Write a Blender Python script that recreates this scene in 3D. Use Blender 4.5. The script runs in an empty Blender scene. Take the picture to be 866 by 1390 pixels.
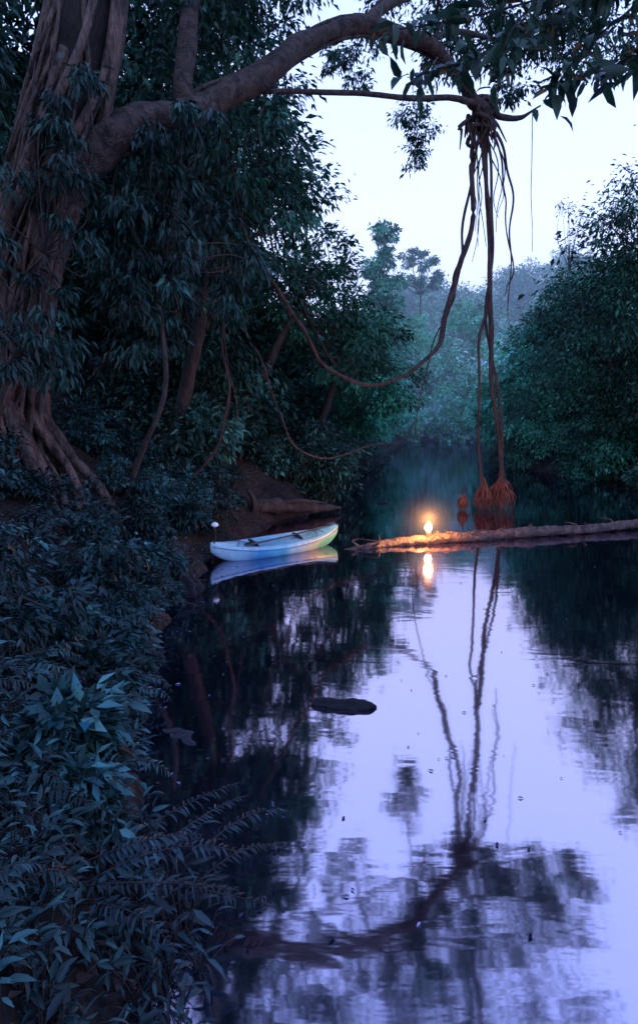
import bpy, math, numpy as np
from mathutils import Vector
rng = np.random.default_rng(7)
scene = bpy.context.scene

# ------------------------------------------------------------------ helpers
def nrm(v):
    v = np.asarray(v, float)
    return v / np.maximum(np.linalg.norm(v, axis=-1, keepdims=True), 1e-9)

class MB:
    def __init__(s):
        s.v=[]; s.f=[]; s.fc=[]; s.m=[]; s.c=[]; s.n=0
    def add(s, verts, faces, mat=0, col=None):
        verts=np.asarray(verts,float).reshape(-1,3)
        s.v.append(verts)
        if col is None: col=np.ones((len(verts),3))*0.5
        col=np.asarray(col,float)
        if col.ndim==1: col=np.tile(col,(len(verts),1))
        s.c.append(col)
        for f in faces:
            f=np.asarray(f,int)+s.n
            s.f.append(f.ravel()); s.fc.append(np.full(len(f),f.shape[1])); s.m.append(np.full(len(f),mat))
        s.n+=len(verts)
    def build(s, name, mats, smooth=True, parent=None):
        me=bpy.data.meshes.new(name)
        v=np.concatenate(s.v); li=np.concatenate(s.f); fc=np.concatenate(s.fc); mi=np.concatenate(s.m)
        me.vertices.add(len(v)); me.vertices.foreach_set('co',v.astype(np.float32).ravel())
        me.loops.add(len(li)); me.loops.foreach_set('vertex_index',li.astype(np.int32))
        me.polygons.add(len(fc))
        st=np.concatenate([[0],np.cumsum(fc)[:-1]])
        me.polygons.foreach_set('loop_start',st.astype(np.int32))
        me.polygons.foreach_set('material_index',mi.astype(np.int32))
        me.polygons.foreach_set('use_smooth',np.full(len(fc),smooth))
        me.update(calc_edges=True)
        c=np.concatenate(s.c); c4=np.concatenate([c,np.ones((len(c),1))],1)
        a=me.color_attributes.new('Col','FLOAT_COLOR','POINT'); a.data.foreach_set('color',c4.astype(np.float32).ravel())
        for m in mats: me.materials.append(m)
        o=bpy.data.objects.new(name,me); scene.collection.objects.link(o)
        if parent: o.parent=parent
        return o

def empty(name, loc=(0,0,0)):
    o=bpy.data.objects.new(name,None); o.location=loc; scene.collection.objects.link(o); return o

def smooth_path(pts, n):
    pts=np.asarray(pts,float); k=len(pts)
    P=np.vstack([2*pts[0]-pts[1],pts,2*pts[-1]-pts[-2]])
    t=np.linspace(0,k-1-1e-6,n); i=t.astype(int); u=(t-i)[:,None]
    p0,p1,p2,p3=P[i],P[i+1],P[i+2],P[i+3]
    return .5*((2*p1)+(-p0+p2)*u+(2*p0-5*p1+4*p2-p3)*u*u+(-p0+3*p1-3*p2+p3)*u**3)

def tube(mb, pts, rad, n=None, seg=8, mat=0, col=(.5,.5,.5), wob=0.0, rough=0.0):
    pts=np.asarray(pts,float); rad=np.asarray(rad,float)
    if rad.ndim==0: rad=np.full(len(pts),float(rad))
    if n is None: n=max(len(pts)*5,8)
    A=smooth_path(np.hstack([pts,rad[:,None]]),n); p=A[:,:3]; r=np.maximum(A[:,3],.0015)
    if wob>0:
        ph=rng.uniform(0,6.28,6); t=np.linspace(0,1,n)*len(pts)
        p=p+wob*np.stack([np.sin(t*1.9+ph[0])+.5*np.sin(t*4.3+ph[1]),np.sin(t*2.3+ph[2])+.5*np.sin(t*5.1+ph[3]),.4*np.sin(t*3+ph[4])],1)
    tan=nrm(np.gradient(p,axis=0))
    ref=np.array([0,0,1.]) if abs(tan[:,2]).mean()<.8 else np.array([0,1.,0])
    a=nrm(np.cross(tan,ref)); b=np.cross(tan,a)
    th=np.linspace(0,2*np.pi,seg,endpoint=False)
    rr=r[:,None]*np.ones(seg)
    if rough>0:
        rr=rr*(1+rough*(np.sin(3*th+rng.uniform(0,6))[None]*.5+rng.normal(0,.35,(n,seg))+.6*np.sin(np.linspace(0,n*.7,n))[:,None]*np.cos(2*th)[None]))
    V=p[:,None,:]+rr[...,None]*(np.cos(th)[None,:,None]*a[:,None,:]+np.sin(th)[None,:,None]*b[:,None,:])
    i=np.arange(n-1)[:,None]*seg; j=np.arange(seg)[None]; j2=(j+1)%seg
    F=np.stack([i+j,i+j2,i+seg+j2,i+seg+j],-1).reshape(-1,4)
    mb.add(V,[F,np.arange(seg)[::-1][None],(np.arange(seg)+(n-1)*seg)[None]],mat,col)
    return p

T4=(np.array([[0,0,0],[-.5,.42,.10],[0,1,-.06],[.5,.42,.10]]),[np.array([[0,2,1],[0,3,2]])])
T8=(np.array([[0,0,0],[0,.35,.03],[0,.7,-.0],[0,1,-.12],[-.42,.28,.10],[-.36,.65,.06],[.42,.28,.10],[.36,.65,.06]]),
    [np.array([[0,1,4],[5,2,3],[0,6,1],[7,3,2]]),np.array([[4,1,2,5],[6,7,2,1]])])
def leaves(mb,pos,d,up,L,w,col,mat=1,T=T4):
    tv,tf=T; N=len(pos); d=nrm(d); x=nrm(np.cross(d,up)); z=np.cross(x,d)
    L=np.asarray(L)*np.ones(N); w=np.asarray(w)*np.ones(N)
    V=pos[:,None,:]+L[:,None,None]*(tv[None,:,0,None]*x[:,None,:]*w[:,None,None]+tv[None,:,1,None]*d[:,None,:]+tv[None,:,2,None]*z[:,None,:])
    k=len(tv); off=(np.arange(N)*k)[:,None,None]
    F=[(f[None]+off).reshape(-1,f.shape[1]) for f in tf]
    C=np.repeat(col,k,axis=0)
    mb.add(V.reshape(-1,3),F,mat,C)

def crown(mb,c,r,nc,per,L=.2,w=.4,base=(.04,.08,.07),droop=.5,cr=.2,T=T4,mat=1,flat=.6):
    """leaf clumps scattered through an ellipsoid -> uneven outline and gaps"""
    c=np.asarray(c,float); r=np.asarray(r,float)*np.ones(3)
    q=nrm(rng.normal(size=(nc,3)))*(rng.uniform(0.15,1.0,(nc,1))**.45)*rng.uniform(.75,1.18,(nc,1))
    cc=c+q*r
    cs=rng.uniform(.5,1.5,nc)*cr*r.mean()
    bri=np.exp(rng.normal(0,.5,nc))
    N=nc*per; ci=np.repeat(np.arange(nc),per)
    off=rng.normal(size=(N,3))*.75; off[:,2]*=flat
    pos=cc[ci]+off*cs[ci][:,None]
    d=nrm(off)*.7+q[ci]*.4+rng.normal(size=(N,3))*.45; d[:,2]-=droop
    up=rng.normal(size=(N,3))*.45+np.array([0,0,1.])
    hue=rng.normal(0,.10,(N,1))
    col=np.asarray(base)[None]*(bri[ci]*np.exp(rng.normal(0,.35,N)))[:,None]*(1+hue*np.array([[1.4,.3,-.6]]))
    leaves(mb,pos,d,up,L*rng.uniform(.6,1.3,N),w*rng.uniform(.8,1.2,N),np.clip(col,0.003,.6),mat,T)
    return cc

# ------------------------------------------------------------------ materials
def newmat(name):
    m=bpy.data.materials.new(name); m.use_nodes=True; nt=m.node_tree; nt.nodes.clear()
    out=nt.nodes.new('ShaderNodeOutputMaterial'); return m,nt,out
def N(nt,t,**k):
    n=nt.nodes.new(t)
    for a,b in k.items(): setattr(n,a,b)
    return n
def leafmat(name,rough=.42,spec=.5,trans=.22,far=False):
    m,nt,out=newmat(name)
    at=N(nt,'ShaderNodeAttribute',attribute_name='Col')
    if far:
        b=N(nt,'ShaderNodeBsdfDiffuse'); nt.links.new(at.outputs['Color'],b.inputs['Color']); nt.links.new(b.outputs[0],out.inputs[0]); return m
    tc=N(nt,'ShaderNodeTexCoord'); no=N(nt,'ShaderNodeTexNoise'); no.inputs['Scale'].default_value=9; no.inputs['Detail'].default_value=1
    nt.links.new(tc.outputs['Object'],no.inputs['Vector'])
    mr=N(nt,'ShaderNodeMapRange'); mr.inputs[3].default_value=.5; mr.inputs[4].default_value=1.5
    nt.links.new(no.outputs['Fac'],mr.inputs[0])
    mu=N(nt,'ShaderNodeVectorMath',operation='MULTIPLY')
    nt.links.new(at.outputs['Color'],mu.inputs[0]); nt.links.new(mr.outputs[0],mu.inputs[1])
    b=N(nt,'ShaderNodeBsdfPrincipled'); b.inputs['Roughness'].default_value=rough; b.inputs['Specular IOR Level'].default_value=spec
    nt.links.new(mu.outputs[0],b.inputs['Base Color'])
    t=N(nt,'ShaderNodeBsdfTranslucent'); nt.links.new(mu.outputs[0],t.inputs['Color'])
    mx=N(nt,'ShaderNodeMixShader'); mx.inputs[0].default_value=trans
    nt.links.new(b.outputs[0],mx.inputs[1]); nt.links.new(t.outputs[0],mx.inputs[2]); nt.links.new(mx.outputs[0],out.inputs[0])
    return m
def barkmat(name,c1,c2,scale=6,stretch=.25,rough=.8,bump=.6):
    m,nt,out=newmat(name)
    tc=N(nt,'ShaderNodeTexCoord'); mp=N(nt,'ShaderNodeMapping'); mp.inputs['Scale'].default_value=(1,1,stretch)
    nt.links.new(tc.outputs['Object'],mp.inputs[0])
    n1=N(nt,'ShaderNodeTexNoise'); n1.inputs['Scale'].default_value=scale; n1.inputs['Detail'].default_value=8; n1.inputs['Distortion'].default_value=.6
    n2=N(nt,'ShaderNodeTexNoise'); n2.inputs['Scale'].default_value=scale*5; n2.inputs['Detail'].default_value=5
    nt.links.new(mp.outputs[0],n1.inputs['Vector']); nt.links.new(mp.outputs[0],n2.inputs['Vector'])
    ad=N(nt,'ShaderNodeMath',operation='MULTIPLY_ADD'); ad.inputs[1].default_value=.6; nt.links.new(n2.outputs['Fac'],ad.inputs[0]); nt.links.new(n1.outputs['Fac'],ad.inputs[2])
    cr=N(nt,'ShaderNodeValToRGB'); cr.color_ramp.elements[0].position=.62; cr.color_ramp.elements[1].position=1.0
    cr.color_ramp.elements[0].color=(*c1,1); cr.color_ramp.elements[1].color=(*c2,1)
    nt.links.new(ad.outputs[0],cr.inputs[0])
    bp=N(nt,'ShaderNodeBump'); bp.inputs['Strength'].default_value=bump; bp.inputs['Distance'].default_value=.06
    nt.links.new(ad.outputs[0],bp.inputs['Height'])
    b=N(nt,'ShaderNodeBsdfPrincipled'); b.inputs['Roughness'].default_value=rough; b.inputs['Specular IOR Level'].default_value=.3
    nt.links.new(cr.outputs[0],b.inputs['Base Color']); nt.links.new(bp.outputs[0],b.inputs['Normal']); nt.links.new(b.outputs[0],out.inputs[0])
    return m
def plain(name,col,rough=.5,spec=.5):
    m,nt,out=newmat(name); b=N(nt,'ShaderNodeBsdfPrincipled'); b.inputs['Roughness'].default_value=rough
    b.inputs['Specular IOR Level'].default_value=spec
    no=N(nt,'ShaderNodeTexNoise'); no.inputs['Scale'].default_value=14; no.inputs['Detail'].default_value=6
    cr=N(nt,'ShaderNodeValToRGB'); cr.color_ramp.elements[0].color=(*[c*.7 for c in col],1); cr.color_ramp.elements[1].color=(*[min(c*1.15,1) for c in col],1)
    nt.links.new(no.outputs['Fac'],cr.inputs[0]); nt.links.new(cr.outputs[0],b.inputs['Base Color']); nt.links.new(b.outputs[0],out.inputs[0])
    return m

M_leaf=leafmat('leaf_glossy',.48,.3,.18)
M_leaf_far=leafmat('leaf_far',far=True)
M_bark=barkmat('bark_dark',(.010,.008,.008),(.05,.038,.036))
M_figin=barkmat('bark_fig_core',(.006,.004,.004),(.025,.016,.015),scale=5,stretch=.3,bump=1)  # darker copy of the fig bark: crevice shade painted into the core
M_fig=barkmat('bark_fig',(.016,.010,.010),(.15,.095,.080),scale=6,stretch=.3,bump=1)
M_limb=barkmat('bark_fig_limb',(.008,.005,.005),(.075,.047,.040),scale=6,stretch=1,bump=1)
M_root=barkmat('root_bark',(.014,.008,.008),(.070,.04,.036),scale=9)
M_rootlet=barkmat('rootlet_red',(.06,.016,.012),(.28,.09,.05),scale=12)
M_log=barkmat('wet_log_bark',(.020,.013,.012),(.14,.085,.07),scale=7,stretch=1,rough=.5,bump=1)
M_rock=barkmat('wet_rock',(.004,.005,.007),(.02,.02,.026),scale=5,stretch=1,rough=.8)
M_rock2=barkmat('submerged_rock',(.010,.012,.022),(.03,.034,.052),scale=5,stretch=1,rough=.8)

# ------------------------------------------------------------------ terrain
LY=[-60,-10,0,1.5,2.5,3.5,5,6.5,8.5,10,12,14,16,20,28,40,60,75,100]
LX=[4,3,.6,-.3,-.85,-1.3,-1.7,-1.95,-2.1,-2.05,-1.8,-1.2,-.2,0,1.6,4,8.5,13,30]
RY=[-60,0,15,23,30,34,45,60,75,100]
RX=[14,11,12,12.6,10,10.5,14,17,20,34]
def sm(t):
    t=np.clip(t,0,1); return t*t*(3-2*t)
def hgt(x,y):
    x=np.asarray(x,float); y=np.asarray(y,float)
    L=np.interp(y,LY,LX)+.12*np.sin(y*2.1)+.07*np.sin(y*5.3+1); R=np.interp(y,RY,RX)+.3*np.sin(y*.9)
    d=np.maximum(np.maximum(L-x,x-R),(y-70)*.7)
    h=np.where(d>0,5.5*(1-np.exp(-np.maximum(d,0)*.95/5.5)),np.maximum(d*.55,-1.3))
    h=h+np.where(d>0,np.clip(d-6,0,45)*.22*(1-.75*sm((y-60)/30)),0)
    hill=sm((y-76)/80)*(29+4*np.sin(x/17+2.6)+2.5*np.sin(x/7.5))*(.42+.58*sm((x-6)/20))
    h=h+np.where(d>0,hill,0)*sm((500-y)/300+.2)
    nz=.10*np.sin(x*3.1+y*1.7)*np.sin(y*2.3-x)+.06*np.sin(x*7+1)*np.sin(y*6.1)
    return h+nz*sm(d/1.0+.2)
gx=np.concatenate([np.linspace(-500,-40,24)[:-1],np.linspace(-40,-8,50)[:-1],np.linspace(-8,3,120)[:-1],np.linspace(3,40,90)[:-1],np.linspace(40,600,50)])
gy=np.concatenate([np.linspace(-200,-5,20)[:-1],np.linspace(-5,20,230)[:-1],np.linspace(20,80,110)[:-1],np.linspace(80,200,60)[:-1],np.linspace(200,900,30)])
X,Y=np.meshgrid(gx,gy); Z=hgt(X,Y)
mb=MB(); nx=len(gx); i=(np.arange(len(gy)-1)*nx)[:,None]; j=np.arange(nx-1)[None]
mb.add(np.stack([X,Y,Z],-1),[np.stack([i+j,i+j+1,i+j+1+nx,i+j+nx],-1).reshape(-1,4)])
m,nt,out=newmat('forest_soil')
tc=N(nt,'ShaderNodeTexCoord'); vo=N(nt,'ShaderNodeTexVoronoi'); vo.inputs['Scale'].default_value=14; no=N(nt,'ShaderNodeTexNoise'); no.inputs['Scale'].default_value=2.2; no.inputs['Detail'].default_value=9
nt.links.new(tc.outputs['Object'],vo.inputs['Vector']); nt.links.new(tc.outputs['Object'],no.inputs['Vector'])
cr=N(nt,'ShaderNodeValToRGB'); cr.color_ramp.elements[0].color=(.008,.007,.008,1); cr.color_ramp.elements[1].color=(.045,.033,.032,1); cr.color_ramp.elements[0].position=.35;cr.color_ramp.elements[1].position=.75
mx=N(nt,'ShaderNodeMix',data_type='RGBA',blend_type='MULTIPLY'); mx.inputs[0].default_value=.7
nt.links.new(no.outputs['Fac'],cr.inputs[0]); nt.links.new(cr.outputs[0],mx.inputs[6]); nt.links.new(vo.outputs['Distance'],mx.inputs[7])
bp=N(nt,'ShaderNodeBump'); bp.inputs['Strength'].default_value=.9; bp.inputs['Distance'].default_value=.06; nt.links.new(vo.outputs['Distance'],bp.inputs['Height'])
b=N(nt,'ShaderNodeBsdfPrincipled'); b.inputs['Roughness'].default_value=.8; b.inputs['Specular IOR Level'].default_value=.25
nt.links.new(mx.outputs[2],b.inputs['Base Color']); nt.links.new(bp.outputs[0],b.inputs['Normal']); nt.links.new(b.outputs[0],out.inputs[0])
mb.build('ground',[m])

# ------------------------------------------------------------------ water
wm,nt,out=newmat('river_water')
tc=N(nt,'ShaderNodeTexCoord'); mp=N(nt,'ShaderNodeMapping'); mp.inputs['Scale'].default_value=(.7,2.2,1); mp.inputs['Rotation'].default_value=(0,0,.25)
nt.links.new(tc.outputs['Object'],mp.inputs[0])
n1=N(nt,'ShaderNodeTexNoise'); n1.inputs['Scale'].default_value=1.3; n1.inputs['Detail'].default_value=2.5; n1.inputs['Distortion'].default_value=.8
n2=N(nt,'ShaderNodeTexNoise'); n2.inputs['Scale'].default_value=7; n2.inputs['Detail'].default_value=2
nt.links.new(mp.outputs[0],n1.inputs['Vector']); nt.links.new(mp.outputs[0],n2.inputs['Vector'])
ad=N(nt,'ShaderNodeMath',operation='MULTIPLY_ADD'); ad.inputs[1].default_value=.13; nt.links.new(n2.outputs['Fac'],ad.inputs[0]); nt.links.new(n1.outputs['Fac'],ad.inputs[2])
bp=N(nt,'ShaderNodeBump'); bp.inputs['Strength'].default_value=.042; bp.inputs['Distance'].default_value=.05
nt.links.new(ad.outputs[0],bp.inputs['Height'])
g=N(nt,'ShaderNodeBsdfGlossy'); g.inputs['Roughness'].default_value=.05; g.inputs['Color'].default_value=(.65,.57,.70,1)
df=N(nt,'ShaderNodeBsdfDiffuse'); df.inputs['Color'].default_value=(.006,.012,.035,1)
lw=N(nt,'ShaderNodeLayerWeight'); lw.inputs['Blend'].default_value=.35
mr=N(nt,'ShaderNodeMapRange'); mr.inputs[3].default_value=.80; mr.inputs[4].default_value=1.0
nt.links.new(lw.outputs['Facing'],mr.inputs[0])
mx=N(nt,'ShaderNodeMixShader'); nt.links.new(mr.outputs[0],mx.inputs[0]); nt.links.new(df.outputs[0],mx.inputs[1]); nt.links.new(g.outputs[0],mx.inputs[2])
nt.links.new(bp.outputs[0],g.inputs['Normal']); nt.links.new(mx.outputs[0],out.inputs[0])
mb=MB(); mb.add([[-30,-60,0],[60,-60,0],[60,110,0],[-30,110,0]],[np.array([[0,1,2,3]])]); mb.build('river_water',[wm])

# evening mist: a real scattering volume down the valley
mm,nt,out=newmat('valley_mist')
vs=N(nt,'ShaderNodeVolumeScatter'); vs.inputs['Color'].default_value=(.70,.95,1,1); vs.inputs['Density'].default_value=.0036
nt.links.new(vs.outputs[0],out.inputs['Volume'])
x0,x1,y0,y1,z0,z1=-70,160,25,230,.03,42
mb=MB(); mb.add([[x0,y0,z0],[x1,y0,z0],[x1,y1,z0],[x0,y1,z0],[x0,y0,z1],[x1,y0,z1],[x1,y1,z1],[x0,y1,z1]],
 [np.array([[3,2,1,0],[4,5,6,7],[0,1,5,4],[1,2,6,5],[2,3,7,6],[3,0,4,7]])]); mb.build('valley_mist',[mm],smooth=False)

# ------------------------------------------------------------------ strangler fig
fig=empty('strangler_fig_tree',(-4.6,9,1.8))
def relchild(o,p): o.parent=p; o.matrix_parent_inverse=p.matrix_world.inverted()
bpy.context.view_layer.update()
ax=np.array([[-4.9,9.0,1.2,.80],[-4.78,9,2.2,.56],[-4.55,9,3.8,.45],[-4.2,9.05,5.4,.45],[-3.7,9.1,6.95,.49],[-3.4,9.2,8.4,.44],[-3.1,9.6,11,.38],[-2.7,10.3,15,.28]])
mb=MB(); tube(mb,ax[:,:3],ax[:,3]*.78,n=60,seg=20,rough=.06,mat=1)
for k in range(46):
    ph=rng.uniform(0,6.28); tw=rng.choice([-1,1])*rng.uniform(.4,5); n=40
    t=np.linspace(0,1,n); a=smooth_path(ax,n)
    th=ph+tw*t+.5*np.sin(t*rng.uniform(5,14)+rng.uniform(0,6))
    rr=a[:,3]*(.84+.36*rng.random())+np.where(t<.12,(.12-t)*rng.uniform(2,8),0)
    p=a[:,:3]+np.stack([np.cos(th)*rr,np.sin(th)*rr,0*th],1)
    e=int(n*rng.uniform(.5,1)); s=0 if rng.random()<.7 else rng.integers(2,16)
    r0=rng.choice([.03,.045,.07,.10,.14],p=[.3,.25,.2,.15,.1]); rad=np.linspace(r0*1.25,r0*.6,n)
    if e-s>6: tube(mb,p[s:e],rad[s:e],n=(e-s)*3,seg=8,rough=.12)
for k in range(18):
    th=k/18*6.28+rng.uniform(-.2,.2); L=rng.uniform(.7,1.7); pts=[]
    for q in np.linspace(0,1,7):
        rr=.45+L*q; x=-4.8+rr*math.cos(th+.35*math.sin(q*5)); y=9+rr*math.sin(th+.3*math.sin(q*5))
        pts.append([x,y,float(hgt(x,y))+.05+.9*(1-q)**3])
    tube(mb,pts,np.linspace(rng.uniform(.08,.14),.03,7),n=30,seg=8,rough=.14)
for k in range(7):
    x0=-3.5+rng.uniform(-.4,.4); y0=9.0-rng.uniform(.2,.6)
    tube(mb,[[x0,y0+.3,8.2+rng.uniform(-1,1.5)],[x0-.4,y0,6],[x0-1.0+rng.uniform(-.2,.2),y0,4],[x0-1.3+rng.uniform(-.3,.2),y0,float(hgt(x0-1.3,y0))]],[.015,.02,.02,.025],n=40,seg=6,wob=.06,rough=.1)
relchild(mb.build('trunk',[M_fig,M_figin]),fig)
mb=MB()
limb=np.array([[-3.95,9.1,5.9,.32],[-3.05,9.4,6.75,.27],[-2.27,10.5,7.7,.25],[-1.35,11.8,8.8,.23],[-.3,13,10.2,.22],[.9,14,11.2,.20],[2.4,15,11.4,.16],[3.5,15.8,11.2,.15],[4.1,16.2,10.7,.17],[4.3,16.3,10.2,.15],[4.36,16.35,9.7,.1]])
tube(mb,limb[:,:3],limb[:,3],n=110,seg=16,rough=.12,wob=.07)
lp=smooth_path(limb,60)
for k in range(18):
    s=rng.integers(0,34); e=s+rng.integers(12,26); q=lp[s:e]; th=rng.uniform(0,6.28)+np.linspace(0,rng.uniform(-5,5),e-s)
    p=q[:,:3]+np.stack([.25*np.cos(th),.5*np.cos(th),np.sin(th)],1)*q[:,3:4]*1.05
    tube(mb,p,np.linspace(.045,.02,e-s),n=(e-s)*3,seg=6,rough=.14)
tube(mb,[[-1.1,12,8.75],[1.2,14,9.75],[3.2,15.6,10.5],[4.3,16.3,10.65],[5.2,16.8,10.6],[5.97,17,11.0]],[.05,.06,.075,.09,.08,.02],n=50,seg=8,wob=.07,rough=.12)
tube(mb,[[-2.2,10.5,7.7],[-2.35,11,9],[-2.2,11.6,11],[-2.1,12,14]],[.17,.17,.15,.12],n=34,seg=10,rough=.1,wob=.05)
tube(mb,[[.9,14,11.2],[1.9,15.3,12.6],[3.4,17.5,14.4],[5.5,19.5,16.5],[7.5,21,17.5]],[.14,.12,.10,.08,.05],n=30,seg=8,rough=.08)
tube(mb,[[2.4,15.0,11.4],[3.6,16.5,12.6],[5.3,18.5,13.6],[7.0,20,14.5]],[.10,.08,.06,.04],n=24,seg=8)
tube(mb,[[3.4,17.5,14.4],[3.6,19.5,15.0],[3.7,22.5,14.8],[3.7,24.5,13.3]],[.07,.05,.03,.015],n=20,seg=6)
tube(mb,[[1.9,15.3,12.6],[1.6,18,14.2],[1.2,21,14.6]],[.07,.05,.02],n=16,seg=6)
tube(mb,[[-.3,13,10.2],[-.2,14.5,11.1],[.3,16.5,12.2]],[.05,.035,.01],n=16,seg=6,wob=.05)
tube(mb,[[5.5,19.5,16.5],[4.6,14,14.8],[4.4,9,10.4],[3.6,5.6,7.2],[2.9,5.1,6.3]],[.08,.07,.05,.035,.02],n=30,seg=6)
relchild(mb.build('main_limb',[M_limb]),fig)
mb=MB()
dk=(.015,.055,.036)
for c,r,nc,per in [((1.1,21,14.5),(1.2,1,.8),14,50),((3.65,24.3,14.2),(.85,.8,1.1),15,55),((3.75,24.5,12.9),(.6,.6,.8),9,45),((4.6,21,14.7),(1.1,1,.7),12,50),
    ((.5,17,15.3),(1.6,1.5,1.2),20,75),((2.6,19,16.3),(1.8,1.6,1.5),32,85),((5.2,20,16.3),(2.2,1.8,1.6),40,85),((8,20.5,15.8),(2.2,2,1.7),36,85),
    ((6.1,20,14.5),(1.5,1.2,.9),22,65),((8.4,19.5,14.0),(1.5,1.3,1.2),22,70),((3.6,18,17.8),(3,2.5,1.4),36,85),((7,18,18.0),(3,2.5,1.4),36,85),
    ((-1.2,13.5,12.6),(1.5,1.5,1.2),20,80),((-2.6,13,11.6),(1.8,1.8,1.8),34,100),((-4.9,11,11.2),(2,1.6,1.8),34,100),((-1.9,11.5,10.3),(.8,.8,.7),9,50),((2.9,15.8,12.1),(.9,.8,.4),9,50),((5.2,17,11.4),(.8,.6,.5),9,40),((.3,16.5,12.2),(.7,.6,.4),6,35)]:
    crown(mb,c,r,nc,per,L=.2,w=.36,base=dk,droop=.7,cr=.22,T=T4,mat=0)
relchild(mb.build('canopy_leaves',[M_leaf]),fig)
mb=MB()
for pts in ([[2.9,5.1,6.3],[2.3,5.05,5.95],[1.7,5,5.6],[1.15,5.0,5.3]],[[3.0,5.3,6.4],[2.6,5.2,5.9],[2.15,5.1,5.5],[1.85,5.05,5.1]],[[3.1,5.2,6.4],[2.9,5.0,5.8],[2.6,4.9,5.4],[2.3,4.8,5.15]],
            [[2.9,5.1,6.35],[2.0,5.2,6.0],[1.2,5.3,5.85],[.5,5.4,5.8]],[[3.1,5.2,6.4],[2.2,4.8,5.9],[1.5,4.6,5.45],[1.25,4.6,4.95]],[[2.5,5.1,6.1],[1.8,5.4,5.9],[1.2,5.6,5.65],[.8,5.7,5.6]],
            [[3.1,5.2,6.4],[2.6,4.9,6.0],[2.1,4.8,5.75],[1.7,4.7,5.35]],[[3.1,5.2,6.4],[2.9,5.3,6.0],[2.7,5.4,5.6],[2.1,5.5,5.45]]):
    p=tube(mb,pts,[.014,.01,.008,.004],n=22,seg=5,mat=0)
    q=np.repeat(p[4:],4,axis=0); q=q+rng.normal(0,.05,q.shape); n=len(q)
    d=rng.normal(size=(n,3))*.7+np.array([-.2,0,-.55]); up=rng.normal(size=(n,3))*.5+np.array([0,-.3,1])
    col=np.array([[.010,.040,.022]])*np.exp(rng.normal(0,.35,(n,1)))
    leaves(mb,q,d,up,rng.uniform(.13,.25,n),rng.uniform(.34,.45,n),col,1,T8)
relchild(mb.build('low_shoots',[M_bark,M_leaf]),fig)

# ------------------------------------------------------------------ hanging roots
mb=MB()
Yr=16.3
def hang(pts,rad,n=60,wob=.03,seg=7): return tube(mb,pts,rad,n=n,seg=seg,wob=wob,rough=.12)
hang([[4.29,Yr,10.1],[4.49,Yr,7.76],[4.61,Yr,5.86],[4.35,Yr,4.3],[4.38,Yr,1.9],[4.55,Yr,.6]],[.05,.045,.05,.04,.04,.05],wob=.045)
hang([[4.40,Yr+.05,9.9],[4.51,Yr,7.2],[4.66,Yr,4.88],[4.84,Yr,2.7],[5.1,Yr,.75]],[.06,.065,.07,.06,.065])
hang([[4.36,Yr-.05,9.9],[4.62,Yr,7.4],[4.60,Yr,5.0],[4.95,Yr,2.6],[5.05,Yr,.75]],[.04,.04,.035,.04,.04],wob=.06)
hang([[4.1,Yr,9.8],[4.06,Yr,7.76],[3.66,Yr,6.43],[3.42,16,5.22],[3.03,15.7,4.32],[2.1,15.2,3.62],[1.12,14.6,3.36],[.12,14,3.79],[-.46,13.5,4.63],[-.84,13,5.26],[-1.6,12.5,6.6],[-1.9,12,8.2]],[.06,.07,.08,.075,.06,.05,.045,.04,.045,.04,.03,.02],n=120,wob=.05)
hang([[4.15,Yr,10],[3.95,Yr,8.4],[3.85,Yr,7.0],[3.55,16.2,6.2],[3.5,16,5.4],[3.2,15.8,4.9],[2.7,15.6,3.7],[2.5,15.5,2.0]],[.035,.035,.035,.035,.025,.02,.015,.01],wob=.07)
hang([[4.63,Yr,10.0],[5.05,Yr,8.7],[5.16,Yr,7.2],[5.08,Yr,5.3]],[.04,.03,.022,.012],wob=.07)
hang([[4.5,Yr,10.0],[4.95,Yr+.1,8.9],[4.98,Yr,7.9],[5.12,Yr,6.4],[5.0,Yr,5.8]],[.03,.025,.02,.02,.01],wob=.08)
hang([[5.74,16.8,10.8],[5.8,16.8,9],[5.85,16.8,7.1]],[.012,.01,.008],wob=.02)
for k in range(7):
    x=4.1+rng.uniform(0,1.1); hang([[4.3+rng.uniform(-.1,.2),Yr,10.2],[x,Yr+rng.uniform(-.2,.2),8.8],[x+rng.uniform(-.2,.2),Yr,rng.uniform(6,8)]],[.02,.015,.008],wob=.08)
for k in range(30):
    a=np.array([4.28,16.3,10.5])+rng.normal(0,.1,3)*[1,1,1.8]; b_=a+rng.normal(0,.2,3)-[0,0,.35]
    tube(mb,[a,(a+b_)/2+rng.normal(0,.12,3),b_,b_+rng.normal(0,.1,3)-[0,0,.4]],[.04,.06,.04,.015],n=12,seg=6)
hang([[-1.4,13,4.1],[-1.02,13,2.98],[-.54,13,2.0],[.12,14,1.6],[1.34,16,1.8],[2.5,18,1.85],[3.3,20,2.5]],[.02]*7,wob=.06)
hang([[-1.94,12,5.9],[-1.9,12,4.6],[-1.85,12,3.4],[-2.0,12,2.2],[-2.5,12,1.3]],[.02,.025,.03,.03,.03],wob=.06)
hang([[-2.2,11.5,6.9],[-1.9,11.8,5.5],[-1.95,12,4.2],[-1.7,12.2,2.5]],[.012,.012,.012,.010],wob=.08)
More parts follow.
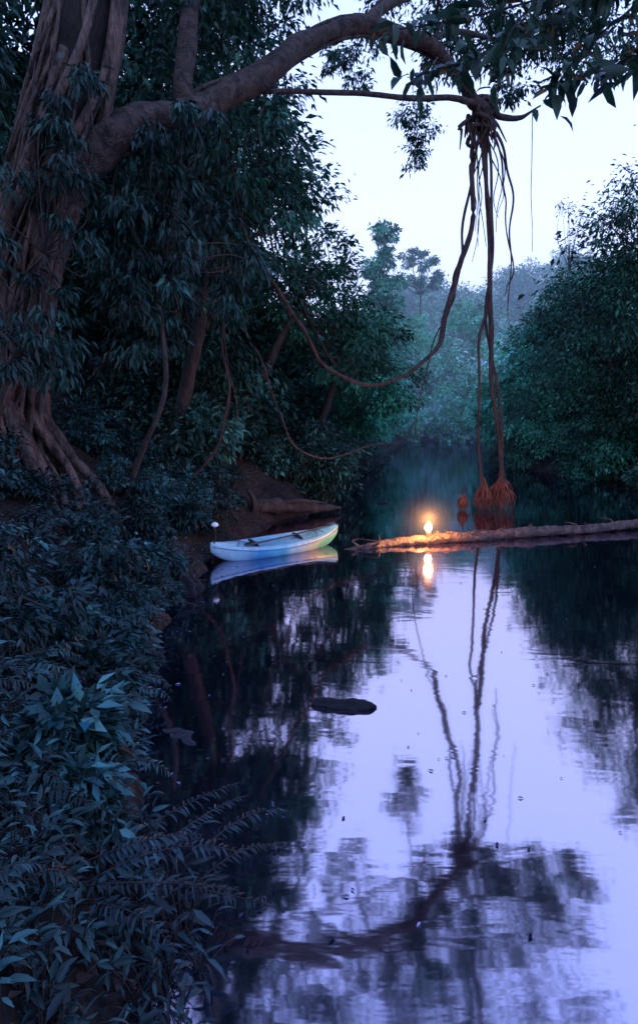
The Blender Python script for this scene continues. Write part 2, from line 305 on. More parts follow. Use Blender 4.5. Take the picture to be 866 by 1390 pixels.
for cx,w,top in ((4.58,.27,.80),(5.08,.37,.98),(4.0,.12,.40)):
    for k in range(85):
        a=rng.uniform(0,6.28); rr=w*math.sqrt(rng.random())
        z=rng.uniform(-.05,.24); wv=rng.normal(0,.05,3)
        tube(mb,[[cx+rng.normal(0,.02),Yr+rng.normal(0,.02),top*rng.uniform(.7,1.15)],[cx+.6*rr*math.cos(a)+wv[0],Yr+.6*rr*math.sin(a),top*.65],[cx+1.0*rr*math.cos(a)+wv[1],Yr+1.0*rr*math.sin(a),top*.35],[cx+.8*rr*math.cos(a)+wv[2],Yr+.8*rr*math.sin(a),z]],[.015,.012,.008,.003],n=9,seg=4,mat=1)
    if cx<4.3: tube(mb,[[cx,Yr,top],[cx+.03,Yr,top+.3],[cx,Yr,top+.5]],[.02,.01,.004],n=8,seg=5)
mb.build('hanging_aerial_roots',[M_root,M_rootlet])

# ------------------------------------------------------------------ riverside trees
def tintd(y):  # farther leaves get a paler teal: aerial haze painted into their colour
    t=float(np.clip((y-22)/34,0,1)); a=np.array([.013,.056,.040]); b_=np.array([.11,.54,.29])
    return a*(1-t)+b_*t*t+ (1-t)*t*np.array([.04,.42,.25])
def tree(name,base,crowns,r0=.2,L=.2,w=.4,droop=.5,far=False,dens=1.0,tint=None,perk=80):
    mb=MB(); bx,by=base; bz=float(hgt(bx,by))-.2
    top=np.mean([c[0] for c in crowns],axis=0)
    mid=np.array([bx,by,bz])*.5+top*.5+rng.normal(0,.3,3)
    tube(mb,[[bx,by,bz],mid,top],[r0,r0*.7,r0*.4],n=20,seg=9,rough=.1,wob=.06)
    for c,r in crowns:
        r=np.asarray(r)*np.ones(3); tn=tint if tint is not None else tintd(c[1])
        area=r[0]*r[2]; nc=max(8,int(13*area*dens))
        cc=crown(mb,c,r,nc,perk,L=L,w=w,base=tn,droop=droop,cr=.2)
        st=top*.4+mid*.6 if len(crowns)==1 else top*.7+mid*.3
        for q in cc[::max(1,len(cc)//7)]:
            md=(st+q)/2+rng.normal(0,.25,3); md[2]-=.2
            tube(mb,[st,md,q],[r0*.3,r0*.16,.01],n=10,seg=5)
    return mb.build(name,[M_bark,M_leaf_far if far else M_leaf])
C=lambda *a:[((x,y,z),r) for x,y,z,r in a]
tree('riverside_tree',(-3.6,13.2),C((-2.3,13,8.2,(1.8,1.8,1.8)),(-1.3,14,7.3,(1.1,1.3,1.2)),(-3.2,12.2,6.4,(1.5,1.3,1.4))),L=.25,w=.32,droop=.9)
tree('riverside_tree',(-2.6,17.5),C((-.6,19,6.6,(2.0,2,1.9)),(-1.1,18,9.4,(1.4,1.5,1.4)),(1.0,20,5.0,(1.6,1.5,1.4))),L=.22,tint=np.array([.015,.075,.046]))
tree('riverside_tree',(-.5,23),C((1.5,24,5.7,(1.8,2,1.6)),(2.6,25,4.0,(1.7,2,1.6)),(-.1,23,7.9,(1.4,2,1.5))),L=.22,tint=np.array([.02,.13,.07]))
tree('riverside_tree',(-4.8,15.5),C((-4.6,15.5,6.5,(2.2,2,2.2)),(-3.2,15,4.4,(1.9,1.6,1.5))),L=.24,w=.34,droop=.8,r0=.14)
tree('riverside_tree',(-7.5,16),C((-8,16.5,9,(3,2.4,3)),(-5.4,17,12.5,(2.8,2.4,2.6)),(-7.4,15,5.4,(2.4,2,1.8))),L=.26,r0=.3)
tree('riverside_tree',(-3.6,19),C((-3,19.5,13.8,(2.4,2,2.4)),(-2.4,19,10.5,(2,2,2)),(-3.5,20,6.5,(2.5,2,2.6))),L=.24,r0=.22)
tree('riverside_tree',(-6.8,10.8),C((-6.8,10.8,5.2,(1.6,1.2,1.5)),(-6.5,10.6,8.4,(1.8,1.5,1.8))),L=.22,w=.34,droop=.9)
bl=np.array([.013,.044,.038])
tree('drooping_leaf_tree',(-5.6,7.4),C((-4.5,7.5,6.3,(.8,.5,1.3)),(-4.15,7.2,4.7,(.6,.4,.9)),(-4.6,7.5,8.0,(1.1,.7,1.1)),(-3.9,7.4,3.4,(.5,.4,.5))),r0=.06,L=.19,w=.25,droop=1.2,dens=1.1,perk=60,tint=bl)
tree('drooping_leaf_tree',(-3.4,9.9),C((-2.9,9.5,6.4,(1.0,.6,.9)),(-2.7,10.0,5.6,(1.1,.8,1.2)),(-1.8,10.6,5.3,(.8,.7,1.0)),(-3.0,9.9,4.2,(1.0,.7,1.0)),(-2.3,9.9,7.2,(.7,.5,.5))),r0=.06,L=.22,w=.25,droop=1.3,dens=1.2,perk=65,tint=bl)
tree('drooping_leaf_tree',(-4.3,8.0),C((-3.5,8.2,5.4,(.6,.4,.8)),(-3.6,8.1,3.8,(.7,.4,.9)),(-3.3,8.3,6.7,(.5,.4,.5))),r0=.05,L=.18,w=.25,droop=1.3,dens=1.5,perk=55,tint=bl)
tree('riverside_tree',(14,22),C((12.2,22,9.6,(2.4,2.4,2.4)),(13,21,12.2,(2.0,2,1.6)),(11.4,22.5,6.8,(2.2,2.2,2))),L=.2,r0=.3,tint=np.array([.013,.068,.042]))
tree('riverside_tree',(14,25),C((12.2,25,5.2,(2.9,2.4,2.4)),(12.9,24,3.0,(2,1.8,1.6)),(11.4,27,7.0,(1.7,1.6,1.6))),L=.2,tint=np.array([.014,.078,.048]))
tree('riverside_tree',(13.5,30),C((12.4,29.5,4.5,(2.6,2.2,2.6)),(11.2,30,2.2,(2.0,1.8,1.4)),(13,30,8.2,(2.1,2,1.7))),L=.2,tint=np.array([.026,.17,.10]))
for k in range(9):
    y=28+k*4.6; x=float(np.interp(y,LY,LX)); g=rng.uniform(0,1)
    tree('waterside_tree',(x-1.5,y),C((x-.6,y,2.6+g,(2.2,2,2.2)),(x-2.2,y+1,4.6+1.2*g+k*.15,(2.6,2.3,2.2))),L=.3,w=.5,far=True,dens=.55)
for k in range(9):
    y=33+k*4.4; x=float(np.interp(y,RY,RX)); g=rng.uniform(0,1)
    tree('waterside_tree',(x+2,y),C((x+.6,y,2.4+g,(2.4,2,2.2)),(x+3,y+1,5.0+1.8*g,(2.8,2.3,2.6))),L=.3,w=.5,far=True,dens=.55)
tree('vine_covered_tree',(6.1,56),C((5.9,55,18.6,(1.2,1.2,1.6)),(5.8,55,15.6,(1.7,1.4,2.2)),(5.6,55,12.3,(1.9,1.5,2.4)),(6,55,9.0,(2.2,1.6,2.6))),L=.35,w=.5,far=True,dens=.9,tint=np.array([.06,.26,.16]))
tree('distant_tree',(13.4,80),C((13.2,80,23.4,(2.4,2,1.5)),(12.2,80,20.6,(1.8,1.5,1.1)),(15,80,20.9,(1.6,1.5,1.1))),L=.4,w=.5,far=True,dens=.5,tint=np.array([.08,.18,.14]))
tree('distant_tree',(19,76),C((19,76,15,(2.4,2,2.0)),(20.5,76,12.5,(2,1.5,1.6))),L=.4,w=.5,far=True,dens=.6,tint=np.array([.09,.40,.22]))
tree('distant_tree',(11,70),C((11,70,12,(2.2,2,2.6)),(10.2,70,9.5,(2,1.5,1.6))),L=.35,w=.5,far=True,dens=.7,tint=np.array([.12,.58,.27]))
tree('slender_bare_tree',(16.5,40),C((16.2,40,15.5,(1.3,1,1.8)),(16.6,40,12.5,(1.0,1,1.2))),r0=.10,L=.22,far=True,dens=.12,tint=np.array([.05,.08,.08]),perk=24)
mb=MB()
for k in range(62):
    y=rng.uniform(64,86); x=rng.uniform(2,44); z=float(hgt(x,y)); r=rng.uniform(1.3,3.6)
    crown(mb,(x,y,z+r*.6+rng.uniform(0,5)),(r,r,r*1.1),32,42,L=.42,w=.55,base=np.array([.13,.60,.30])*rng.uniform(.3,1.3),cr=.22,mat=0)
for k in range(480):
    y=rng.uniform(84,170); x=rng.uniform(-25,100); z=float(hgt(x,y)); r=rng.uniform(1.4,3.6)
    t=(y-84)/86; cb=np.array([.12,.42,.23])*(1-t)+np.array([.12,.22,.19])*t  # crown colour greys with distance, haze mixed into the leaf colour
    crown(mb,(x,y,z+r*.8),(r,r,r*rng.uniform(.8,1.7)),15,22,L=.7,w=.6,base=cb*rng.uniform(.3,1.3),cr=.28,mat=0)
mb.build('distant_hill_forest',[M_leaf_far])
mb=MB()
for k in range(72):
    y=rng.uniform(17,46); L0=float(np.interp(y,LY,LX)); x=L0-rng.uniform(3,24); z=float(hgt(x,y)); r=rng.uniform(2.2,3.4)
    zz=z+rng.uniform(1,11)*(1 if x<-4 else .25)
    crown(mb,(x,y,zz),(r,r,r),40,50,L=.38,w=.45,base=np.array([.011,.038,.031])*rng.uniform(.5,1.3),cr=.24,mat=0)
for k in range(46):
    y=rng.uniform(14,60); R0=float(np.interp(y,RY,RX)); x=R0+rng.uniform(3.5,18); z=float(hgt(x,y)); r=rng.uniform(2.2,3.4)
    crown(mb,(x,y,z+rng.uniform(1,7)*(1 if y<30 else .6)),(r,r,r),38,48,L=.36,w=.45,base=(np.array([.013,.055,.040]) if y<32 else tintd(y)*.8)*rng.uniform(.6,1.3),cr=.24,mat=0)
mb.build('forest_background',[M_leaf_far])

def shrubs(name,pts,L=.12,base=(.03,.06,.06),n=28,per=42):
    mb=MB()
    for x,y,r,h in pts:
        z=float(hgt(x,y)); crown(mb,(x,y,max(z,-.05)+h),(r,r,r*.8),n,per,L=L*rng.uniform(.7,1.5),w=rng.uniform(.28,.5),base=np.asarray(base)*np.exp(rng.normal(0,.4)),droop=rng.uniform(.2,.9),cr=.26,mat=1)
        for q in range(5): tube(mb,[[x,y,z-.05],[x+rng.normal(0,r*.3),y+rng.normal(0,r*.3),z+h*.6],[x+rng.normal(0,r*.6),y+rng.normal(0,r*.6),z+h+r*.4]],[.02,.014,.006],n=8,seg=5)
    mb.build(name,[M_bark,M_leaf])
pts=[]
for k in range(46):
    y=rng.uniform(13.5,34); x=float(np.interp(y,LY,LX))-rng.uniform(-.5,3.4)
    if y<17.2: x=min(x,-2.6-rng.uniform(0,1.5))
    pts.append((x,y,rng.uniform(.7,1.3),rng.uniform(.4,1.5)))
for x,y in ((-1.6,16.4),(-.9,17.2),(-2.2,15.6),(-.2,18.3),(-2.7,14.3),(-3.0,13.2)): pts.append((x,y,.7,.45))
shrubs('bank_shrubs',pts,L=.18,n=34,per=45,base=(.013,.046,.036))
pts=[]
for k in range(30):
    y=rng.uniform(14,36); x=float(np.interp(y,RY,RX))+rng.uniform(-.6,2.4); pts.append((x,y,rng.uniform(.7,1.3),rng.uniform(.3,1.2)))
for k in range(16):
    y=rng.uniform(19,36); x=float(np.interp(y,RY,RX))+rng.uniform(-.4,.5); pts.append((x,y,rng.uniform(.6,.9),rng.uniform(.2,.5)))
shrubs('bank_shrubs',pts,L=.16,n=34,per=45,base=(.015,.080,.050))
pts=[]
for k in range(95):
    y=rng.uniform(4.2,13.5); L0=float(np.interp(y,LY,LX)); x=L0-rng.uniform(.15,4.2)
    if (x+4.6)**2+(y-8.6)**2<1.2: continue
    if y>9.2 and x>L0-.5: x=L0-.5-rng.uniform(0,.6)
    pts.append((x,y,rng.uniform(.22,.5),rng.uniform(.12,.4)))
for k in range(40):
    y=rng.uniform(3.0,9.0); L0=float(np.interp(y,LY,LX)); pts.append((L0-rng.uniform(.05,.35),y,rng.uniform(.12,.26),rng.uniform(.05,.18)))
for k in range(20):
    y=rng.uniform(10.5,14.3); L0=float(np.interp(y,LY,LX)); pts.append((L0-rng.uniform(.45,1.6),y,rng.uniform(.25,.45),rng.uniform(.05,.25)))
shrubs('bank_shrubs',pts,L=.095,n=26,per=42,base=(.014,.046,.046))

def frond(mb,base,az,L,arch,nl=16,ll=.14,w=.24,col=(.035,.07,.07),T=T4):
    t=np.linspace(0,1,10); d=np.array([math.cos(az),math.sin(az),0]); sd=np.array([-d[1],d[0],0])*rng.normal(0,.12)
    p=np.asarray(base)[None]+d*(L*t*(1-.12*t))[:,None]+sd*(L*t*t)[:,None]+np.array([0,0,1])*(arch*(1.7*t-1.55*t*t))[:,None]
    tube(mb,p,np.linspace(.006,.002,10),n=14,seg=4,mat=0)
    tt=np.linspace(.18,.99,nl)+rng.normal(0,.008,nl); P=np.stack([np.interp(tt,t,p[:,a]) for a in range(3)],1)
    tg=nrm(np.gradient(P,axis=0)); side=nrm(np.cross(tg,[0,0,1.]))
    for s in (-1,1):
        keep=rng.random(nl)>.08
        dd=side*s+tg*.55+rng.normal(0,.16,P.shape); dd[:,2]-=rng.uniform(.05,.4)
        ln=ll*np.sin(np.clip(tt*.9+.12,0,1)*math.pi)**.6*rng.uniform(.75,1.15,nl)+.01
        leaves(mb,P[keep],dd[keep],(np.cross(side,tg)+rng.normal(0,.25,P.shape))[keep],ln[keep],w,(np.asarray(col)[None]*np.exp(rng.normal(0,.3,(nl,1))))[keep],1,T)
mb=MB()
for k in range(75):
    y=rng.uniform(1.9,8); L0=float(np.interp(y,LY,LX)); x=L0-rng.uniform(.1,2.4)
    if y<2.4 and x>-1.2: continue
    z=float(hgt(x,y)); c=np.array([.018,.050,.052])*np.exp(rng.normal(0,.5))
    for q in range(rng.integers(5,9)): frond(mb,(x,y,z),rng.uniform(0,6.28),rng.uniform(.35,.65),rng.uniform(.15,.4),nl=18,ll=.075,w=.22,col=c,T=T8)
for a in range(9):
    bx=-1.05+rng.uniform(-.3,.4); by=2.7+rng.uniform(-.5,.6)
    frond(mb,(bx,by,max(.08,float(hgt(bx,by)))),rng.uniform(-.6,.8),rng.uniform(.5,1.1),rng.uniform(.12,.30),nl=22,ll=rng.uniform(.05,.085),w=.24,col=np.array([.022,.048,.060])*rng.uniform(.4,1.5),T=T8)
mb.build('fern_plants',[M_bark,M_leaf])
mb=MB()
def herb(x,y,n,lo,hi,c,wd,smax=.32):
    z=float(hgt(x,y)); az=rng.uniform(0,6.28,n); el=rng.uniform(.1,1.2,n)
    d=np.stack([np.cos(az)*np.cos(el),np.sin(az)*np.cos(el),np.sin(el)],1)
    st=rng.uniform(.05,smax,n)[:,None]; root=np.array([x,y,max(z,-.02)])
    P=root+d*[[.6,.6,1.1]]*st
    for q in range(n): tube(mb,[root,root+(P[q]-root)*.6+[0,0,.02],P[q]],[.004,.003,.002],n=5,seg=3)
    dd=d.copy(); dd[:,2]=d[:,2]*.3-rng.uniform(-.1,.5,n)
    leaves(mb,P,dd,np.tile([0,0,1.],(n,1))+rng.normal(0,.45,(n,3)),rng.uniform(lo,hi,n),wd*rng.uniform(.8,1.2,n),c[None]*np.exp(rng.normal(0,.4,(n,1))),1,T8)
for k in range(340):
    y=rng.uniform(1.6,9.5); L0=float(np.interp(y,LY,LX)); x=L0-abs(rng.normal(0,1.3))-.0
    if y<2.2 and x>-1.0: continue
    s=rng.choice([.6,1,1.6],p=[.45,.38,.17])
    herb(x,y,rng.integers(10,20),.07*s,.15*s,np.array([.017,.052,.052])*np.exp(rng.normal(0,.55)),rng.uniform(.2,.42))
for k in range(270):
    y=rng.uniform(1.7,5.0); L0=float(np.interp(y,LY,LX)); x=L0-rng.uniform(-.12,1.5)
    if y<2.1 and x>-.9: continue
    herb(x,y,rng.integers(12,24),.05,.12,np.array([.016,.048,.050])*np.exp(rng.normal(0,.5)),rng.uniform(.2,.4),.22)
for k in range(26):   # leaning shoots at the water's edge
    y=rng.uniform(2.3,3.3); x=float(np.interp(y,LY,LX))+rng.uniform(-.1,.32)
    herb(x,y,rng.integers(8,16),.06,.14,np.array([.018,.045,.052])*np.exp(rng.normal(0,.4)),rng.uniform(.16,.3),.34)
mb.build('broadleaf_herbs',[M_bark,M_leaf])
mb=MB(); n=11000
y=rng.uniform(1.5,14,n); x=np.interp(y,LY,LX)-rng.uniform(0,5,n); P=np.stack([x,y,hgt(x,y)+.015],1)
col=np.array([[.06,.042,.04]])*np.exp(rng.normal(0,.6,(n,1)))
leaves(mb,P,rng.normal(size=(n,3))*[1,1,.3],rng.normal(size=(n,3))*.3+[0,0,1],rng.uniform(.04,.09,n),.5,col,0,T4)
mb.build('leaf_litter',[M_leaf_far])
mb=MB(); n=420
y=2.6+rng.random(n)**1.4*22; x=np.interp(y,LY,LX)+rng.random(n)**1.9*9+.1; P=np.stack([x,y,np.full(n,.006)],1)
col=np.array([[.07,.07,.11]])*np.exp(rng.normal(0,.6,(n,1)))
leaves(mb,P,rng.normal(size=(n,3))*[1,.5,0.02],np.tile([0,0,1.],(n,1))+rng.normal(0,.04,(n,3)),rng.uniform(.02,.055,n),.4,col,0,T4)
mb.build('floating_leaves',[M_leaf_far])

# ------------------------------------------------------------------ rocks, log, twigs
def rock(name,loc,sc,mat,seed):
    bpy.ops.mesh.primitive_ico_sphere_add(subdivisions=5,radius=1,location=loc); o=bpy.context.object; o.name=name
    r=np.random.default_rng(seed); f=r.normal(0,1.6,(6,3)); ph=r.uniform(0,6,6); f2=r.normal(0,5,(8,3))
    for v in o.data.vertices:
        c=np.array(v.co); s=1+.13*sum(math.sin(float(f[i]@c)+ph[i]) for i in range(6))/1.6+.055*sum(math.sin(float(f2[i]@c)+i) for i in range(8))
        v.co=Vector(c*s)
    o.scale=sc; o.rotation_euler=(0,0,r.uniform(-.5,.5)); o.data.materials.append(mat)
    for p in o.data.polygons: p.use_smooth=True
rock('river_rock',(.24,4.95,-.01),(.21,.055,.07),M_rock,3)
rock('submerged_stone',(-1.13,4.45,-.012),(.20,.12,.018),M_rock2,5)
rock('river_rock',(-1.9,8.3,.05),(.25,.2,.14),M_rock,11)
rock('river_rock',(1.9,17.6,.0),(.14,.1,.07),M_rock,12)
mb=MB()
P0=tube(mb,[[.35,11.25,-.04],[.9,11.35,.0],[1.7,11.65,.04],[2.6,11.95,.06],[3.6,12.2,.07],[4.8,12.55,.09],[6.2,13.0,.10],[8,13.6,.13],[10.5,14.6,.25],[13,15.6,.9]],[.03,.07,.11,.12,.105,.11,.095,.11,.13,.15],n=200,seg=16,rough=.18,wob=.025)
for k in range(16):
    i=rng.integers(14,150); p=P0[i]; tube(mb,[p,p+[rng.normal(0,.1),rng.normal(0,.1),.13],p+[rng.normal(0,.25),rng.normal(0,.12),.14+rng.uniform(0,.06)]],[.03,.015,.004],n=7,seg=5)
mb.build('floating_log',[M_log])
mb=MB()
tube(mb,[[-1.7,14.3,.34],[-1.2,14.5,.38],[-.6,14.9,.30],[.1,15.4,.20],[.6,15.8,.12]],[.16,.19,.16,.11,.03],n=50,seg=12,rough=.25,wob=.03)
tube(mb,[[-1.2,14.5,.4],[-.5,14.7,.48],[.2,15.1,.36]],[.06,.05,.02],n=16,seg=7,rough=.15)
tube(mb,[[-1.58,14.1,.1],[-1.54,14.1,.45],[-1.62,14.1,.7],[-1.75,14.1,.85]],[.11,.09,.06,.02],n=14,seg=8,rough=.25)
mb.build('fallen_tree_trunk',[M_bark])
mb=MB()
for a in ([[-2.6,8.0,.5],[-2.2,8.3,.2],[-1.75,8.9,.04]],[[-2.5,7.2,.35],[-1.9,7.6,.1],[-1.5,7.7,.0]],[[2.6,5.95,.0],[2.85,5.9,.015],[3.2,5.85,.0]]):
    tube(mb,a,[.014,.010,.004],n=12,seg=5,wob=.02)
mb.build('driftwood_twigs',[M_bark])

# ------------------------------------------------------------------ kayak
km,nt,out=newmat('kayak_plastic')
tc=N(nt,'ShaderNodeTexCoord'); sx=N(nt,'ShaderNodeSeparateXYZ'); nt.links.new(tc.outputs['Object'],sx.inputs[0])
no=N(nt,'ShaderNodeTexNoise'); no.inputs['Scale'].default_value=1.6; no.inputs['Detail'].default_value=2; nt.links.new(tc.outputs['Object'],no.inputs['Vector'])
ma=N(nt,'ShaderNodeMath',operation='MULTIPLY_ADD'); ma.inputs[1].default_value=.9; nt.links.new(no.outputs['Fac'],ma.inputs[0]); nt.links.new(sx.outputs[0],ma.inputs[2])
mr=N(nt,'ShaderNodeMapRange'); mr.inputs[1].default_value=-1.2; mr.inputs[2].default_value=1.9; nt.links.new(ma.outputs[0],mr.inputs[0])
cr=N(nt,'ShaderNodeValToRGB'); e=cr.color_ramp.elements
e[0].position=0; e[0].color=(.36,.50,.58,1); e[1].position=1; e[1].color=(.03,.32,.20,1)
for p,c in ((.16,(.28,.50,.60,1)),(.30,(.03,.24,.48,1)),(.50,(.06,.40,.56,1)),(.64,(.38,.56,.56,1)),(.76,(.48,.50,.26,1)),(.87,(.12,.42,.20,1))):
    x_=cr.color_ramp.elements.new(p); x_.color=c
nt.links.new(mr.outputs[0],cr.inputs[0])
mz=N(nt,'ShaderNodeMapRange'); mz.inputs[1].default_value=.19; mz.inputs[2].default_value=.24; mz.inputs[3].default_value=1; mz.inputs[4].default_value=.5; nt.links.new(sx.outputs[2],mz.inputs[0])
mk=N(nt,'ShaderNodeMix',data_type='RGBA'); mk.inputs[6].default_value=(.38,.54,.58,1)
nt.links.new(mz.outputs[0],mk.inputs[0]); nt.links.new(cr.outputs[0],mk.inputs[7])
n3=N(nt,'ShaderNodeTexNoise'); n3.inputs['Scale'].default_value=9; n3.inputs['Detail'].default_value=8; nt.links.new(tc.outputs['Object'],n3.inputs['Vector'])
m3=N(nt,'ShaderNodeMapRange'); m3.inputs[1].default_value=.3; m3.inputs[2].default_value=.6; m3.inputs[3].default_value=.75; m3.inputs[4].default_value=1; nt.links.new(n3.outputs['Fac'],m3.inputs[0])
mu=N(nt,'ShaderNodeVectorMath',operation='MULTIPLY'); nt.links.new(mk.outputs[2],mu.inputs[0]); nt.links.new(m3.outputs[0],mu.inputs[1])
b=N(nt,'ShaderNodeBsdfPrincipled'); b.inputs['Roughness'].default_value=.42; nt.links.new(mu.outputs[0],b.inputs['Base Color']); nt.links.new(b.outputs[0],out.inputs[0])
M_black=plain('black_rubber',(.015,.015,.018),.5); M_white=plain('white_plastic',(.8,.8,.8),.35)
M_grey=plain('seat_foam',(.02,.03,.05),.8)
kay=empty('kayak',(-.78,11.05,-.01)); kay.rotation_euler=(math.radians(6),0,math.atan2(1.75,2.25))
S=np.linspace(-1,1,49); prof=[]
def kw(a): return .38*max(1-a**1.9,0)**.78+.010
for s in S:
    a=abs(s); w=kw(a); H=.235+.12*a**2.6+.02*max(s,0); K=-.07+.28*a**5
    r=float(sm((.60-a)/.14)); fw=.5+.5*math.cos(s*14) if a<.6 else 0
    cv=.04
    half=[(0,K),(.45,K+.015),(.8,K+.07*(1-a)+.03),(.97,K+.5*(H-K)),(1.0,H-.06),(.99,H-.025),(.93,H),(.80,H+.016),(.66,H+.012),(.56,H+.026-.030*r-.012*fw*r),(.3,H+cv-.055*r-.014*fw*r),(0,H+cv*1.1-.05*r-.01*fw*r)]
    ring=[(x*w,z) for x,z in half]+[(-x*w,z) for x,z in half[-2:0:-1]]
    prof.append([(s*1.45,y,z) for y,z in ring])
V=np.array(prof); ns,nr=V.shape[:2]; mb=MB()
i=np.arange(ns-1)[:,None]*nr; j=np.arange(nr)[None]; j2=(j+1)%nr
mb.add(V,[np.stack([i+j,i+j2,i+nr+j2,i+nr+j],-1).reshape(-1,4),np.arange(nr)[::-1][None],(np.arange(nr)+(ns-1)*nr)[None]])
h=mb.build('hull',[km],parent=kay); md=h.modifiers.new('s','SUBSURF'); md.levels=md.render_levels=1
mb=MB()
for sg in (-1,1):
    P=[]
    for s in np.linspace(-.97,.97,24):
        a=abs(s); H=.235+.12*a**2.6+.02*max(s,0); P.append([s*1.45,sg*(kw(a)+.002),H-.04])
    tube(mb,P,[.007]*24,n=60,seg=6)
mb.build('gunwale_rim',[plain('rim_blue',(.04,.14,.28),.5)],parent=kay)
mb=MB()
for sx_,hh in ((-.50,.33),(.50,.33)):
    yy=np.linspace(-.15,.15,9)
    a=np.array([[sx_-.02-.04*(1-(y/.15)**2),y,.21] for y in yy]); t_=np.array([[sx_-.09-.04*(1-(y/.15)**2),y,hh-.05*(abs(y)/.15)**3] for y in yy])
    V=np.concatenate([a,t_,a+[.03,0,0],t_+[.03,0,0]]); F=[]
    for k in range(8): F+= [[k,k+1,k+10,k+9],[k+18,k+27,k+28,k+19],[k+9,k+10,k+28,k+27]]
    F+=[[0,9,27,18],[8,26,35,17]]
    mb.add(V,[np.array(F)])
mb.build('seat_backs',[M_grey],parent=kay)
mb=MB()
for a in ([[-1.0,-.2,.31],[-.75,.16,.30]],[[-1.0,.16,.31],[-.75,-.2,.30]],[[.95,-.16,.33],[.78,.18,.31]],[[.95,.18,.33],[.78,-.16,.31]]): 
    tube(mb,[a[0],[(a[0][0]+a[1][0])/2,(a[0][1]+a[1][1])/2,.345],a[1]],[.006]*3,n=8,seg=5)
for s_ in (-1,1): tube(mb,[[s_*1.36,-.03,.35],[s_*1.40,-.03,.40],[s_*1.40,.03,.40],[s_*1.36,.03,.35]],[.012]*4,n=12,seg=6)
mb.build('deck_lines_and_handles',[M_black],parent=kay)
mb=MB(); tube(mb,[[-.60,-.16,.30],[.2,-.05,.31],[1.2,.05,.375]],[.017]*3,n=12,seg=8)
mb.build('paddle_shaft',[M_black],parent=kay)
def blade(mb,c,ux,uy,L=.42,W=.1):
    c=np.array(c,float);ux=nrm(ux);uy=nrm(uy);n=np.cross(ux,uy); th=np.linspace(0,6.283,20,endpoint=False)
    o=np.stack([np.cos(th)*L/2,np.sin(th)*W*(1+.15*np.cos(th))],1)
    V=[]
    for off in (-.008,.008): V+=[c+ux*a+uy*b2+n*off*(1) for a,b2 in o]
    F=[[k,(k+1)%20,20+(k+1)%20,20+k] for k in range(20)]
    mb.add(V,[np.array(F),np.arange(20)[::-1][None],(np.arange(20)+20)[None]])
mb=MB(); blade(mb,(1.28,.06,.41),(1,.1,.04),(0,1,.1),.30,.05); blade(mb,(-.72,-.18,.315),(1,.1,.0),(0,1,.1),.30,.05); mb.build('paddle_blades',[M_black],parent=kay)
mb=MB(); tube(mb,[[-1.30,.0,.30],[-1.33,.02,.45],[-1.35,.03,.66]],[.008]*3,n=10,seg=6); mb.build('upright_paddle',[M_black],parent=kay)  # thin shaft of the paddle standing on the stern
mb=MB(); tube(mb,[[-1.35,.03,.64],[-1.35,.03,.67],[-1.35,.03,.70],[-1.35,.03,.73]],[.02,.062,.058,.02],n=14,seg=14); mb.build('upright_paddle_tip',[M_white],parent=kay)  # white end of the standing paddle

# ------------------------------------------------------------------ candle
can=empty('candle',(2.22,11.82,.18))
mb=MB(); prof=[(.0,-.06),(.055,-.06),(.056,.06),(.053,.072),(.042,.074),(.03,.066),(.0,.064)]
th=np.linspace(0,6.283,20,endpoint=False); V=np.array([[[r*math.cos(t),r*math.sin(t),z] for t in th] for r,z in prof])
i=np.arange(len(prof)-1)[:,None]*20; j=np.arange(20)[None]; j2=(j+1)%20
mb.add(V,[np.stack([i+j,i+j2,i+20+j2,i+20+j],-1).reshape(-1,4)]); mb.build('wax',[plain('wax',(.75,.5,.3),.4)],parent=can)
mb=MB(); tube(mb,[[0,0,.06],[.004,0,.085],[.0,0,.10]],[.004]*3,n=6,seg=5); mb.build('wick',[M_black],parent=can)
fm,nt,out=newmat('flame_core'); em=N(nt,'ShaderNodeEmission'); em.inputs['Color'].default_value=(1,.50,.16,1); em.inputs['Strength'].default_value=150; nt.links.new(em.outputs[0],out.inputs[0])
mb=MB(); tube(mb,[[0,0,.085],[0,0,.115],[0,0,.17],[.005,0,.22],[.0,0,.27]],[.02,.065,.068,.032,.002],n=18,seg=12); mb.build('flame',[fm],parent=can)
ld=bpy.data.lights.new('candle_light','POINT'); ld.energy=330; ld.color=(1,.38,.10); ld.shadow_soft_size=.08
lo=bpy.data.objects.new('candle_light',ld); lo.location=(0,-.05,.36); scene.collection.objects.link(lo); lo.parent=can
# scattering ball added to give the flame a glow: density fades outwards to nothing
mm,nt,out=newmat('flame_glow_volume')
tc=N(nt,'ShaderNodeTexCoord'); ln=N(nt,'ShaderNodeVectorMath',operation='LENGTH'); nt.links.new(tc.outputs['Object'],ln.inputs[0])
mr=N(nt,'ShaderNodeMapRange'); mr.inputs[1].default_value=0; mr.inputs[2].default_value=1; mr.inputs[3].default_value=1; mr.inputs[4].default_value=0; nt.links.new(ln.outputs['Value'],mr.inputs[0])
pw=N(nt,'ShaderNodeMath',operation='POWER'); pw.inputs[1].default_value=2.2; nt.links.new(mr.outputs[0],pw.inputs[0])
ml=N(nt,'ShaderNodeMath',operation='MULTIPLY'); ml.inputs[1].default_value=.055; nt.links.new(pw.outputs[0],ml.inputs[0])
vs=N(nt,'ShaderNodeVolumeScatter'); nt.links.new(ml.outputs[0],vs.inputs['Density']); nt.links.new(vs.outputs[0],out.inputs['Volume'])
bpy.ops.mesh.primitive_uv_sphere_add(segments=32,ring_count=16,radius=1); o=bpy.context.object; o.name='glow_volume'; o.scale=(.95,.95,.85); o.location=(0,0,.22); o.data.materials.append(mm); o.parent=can

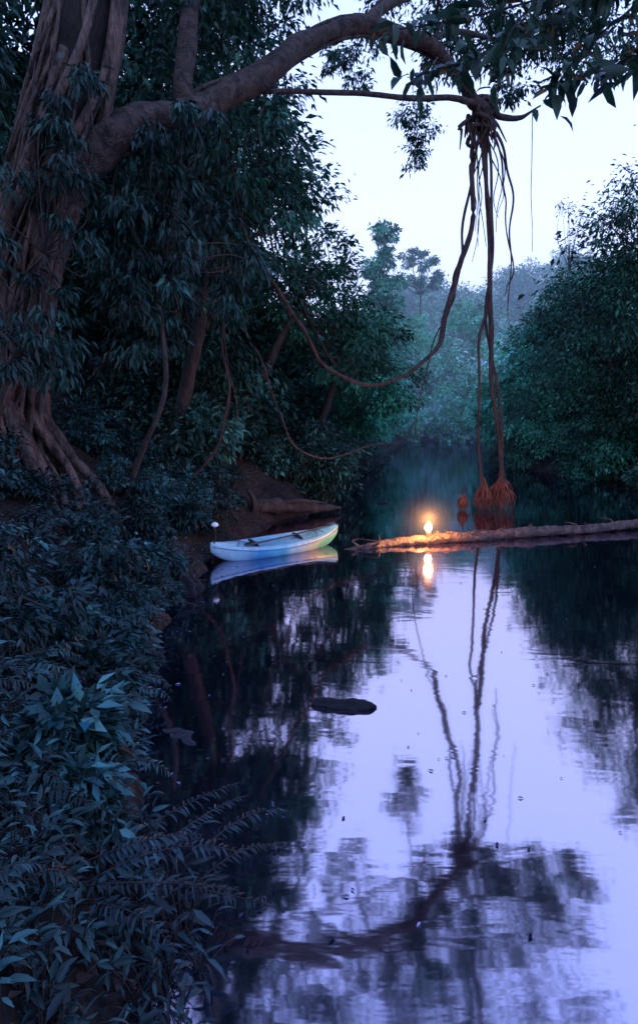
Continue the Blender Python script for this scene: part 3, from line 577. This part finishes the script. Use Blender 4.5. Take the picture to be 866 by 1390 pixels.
# ------------------------------------------------------------------ sky + sun
w=bpy.data.worlds.new('World'); scene.world=w; w.use_nodes=True; nt=w.node_tree; nt.nodes.clear()
out=N(nt,'ShaderNodeOutputWorld')
sky=N(nt,'ShaderNodeTexSky',sky_type='NISHITA'); sky.sun_disc=False; sky.sun_elevation=math.radians(6); sky.sun_rotation=math.radians(200); sky.dust_density=1; sky.ozone_density=6
b1=N(nt,'ShaderNodeBackground'); b1.inputs['Strength'].default_value=.05; nt.links.new(sky.outputs[0],b1.inputs[0])
tc=N(nt,'ShaderNodeTexCoord'); sx=N(nt,'ShaderNodeSeparateXYZ'); nt.links.new(tc.outputs['Generated'],sx.inputs[0])
cr=N(nt,'ShaderNodeValToRGB'); e=cr.color_ramp.elements
e[0].position=0; e[0].color=(.55,.68,1,1); e[1].position=.85; e[1].color=(.27,.40,1,1)
x_=e.new(.3); x_.color=(.52,.65,1,1); x_=e.new(.55); x_.color=(.40,.53,1,1)
nt.links.new(sx.outputs[2],cr.inputs[0])
b2=N(nt,'ShaderNodeBackground'); b2.inputs['Strength'].default_value=2.1; nt.links.new(cr.outputs[0],b2.inputs[0])
ad=N(nt,'ShaderNodeAddShader'); nt.links.new(b1.outputs[0],ad.inputs[0]); nt.links.new(b2.outputs[0],ad.inputs[1]); nt.links.new(ad.outputs[0],out.inputs[0])
sd=bpy.data.lights.new('sun','SUN'); sd.energy=.12; sd.angle=math.radians(30); sd.color=(.75,.7,1)
so=bpy.data.objects.new('sun',sd); scene.collection.objects.link(so)
az=math.radians(200); el=math.radians(30)
v=Vector((math.sin(az)*math.cos(el),math.cos(az)*math.cos(el),math.sin(el))); so.rotation_euler=v.to_track_quat('Z','Y').to_euler()

# ------------------------------------------------------------------ camera
cd=bpy.data.cameras.new('camera'); cam=bpy.data.objects.new('camera',cd); scene.collection.objects.link(cam); scene.camera=cam
cam.location=(0,0,2.5); cam.rotation_euler=(math.radians(90-5.71),0,0)
cd.sensor_fit='VERTICAL'; cd.sensor_height=36; cd.lens=800/1390*36; cd.shift_y=-.0324; cd.clip_end=3000; cd.clip_start=.05
scene.view_settings.view_transform='Standard'; scene.view_settings.look='None'; scene.view_settings.exposure=0
print('verts',sum(len(o.data.vertices) for o in scene.objects if o.type=='MESH'))
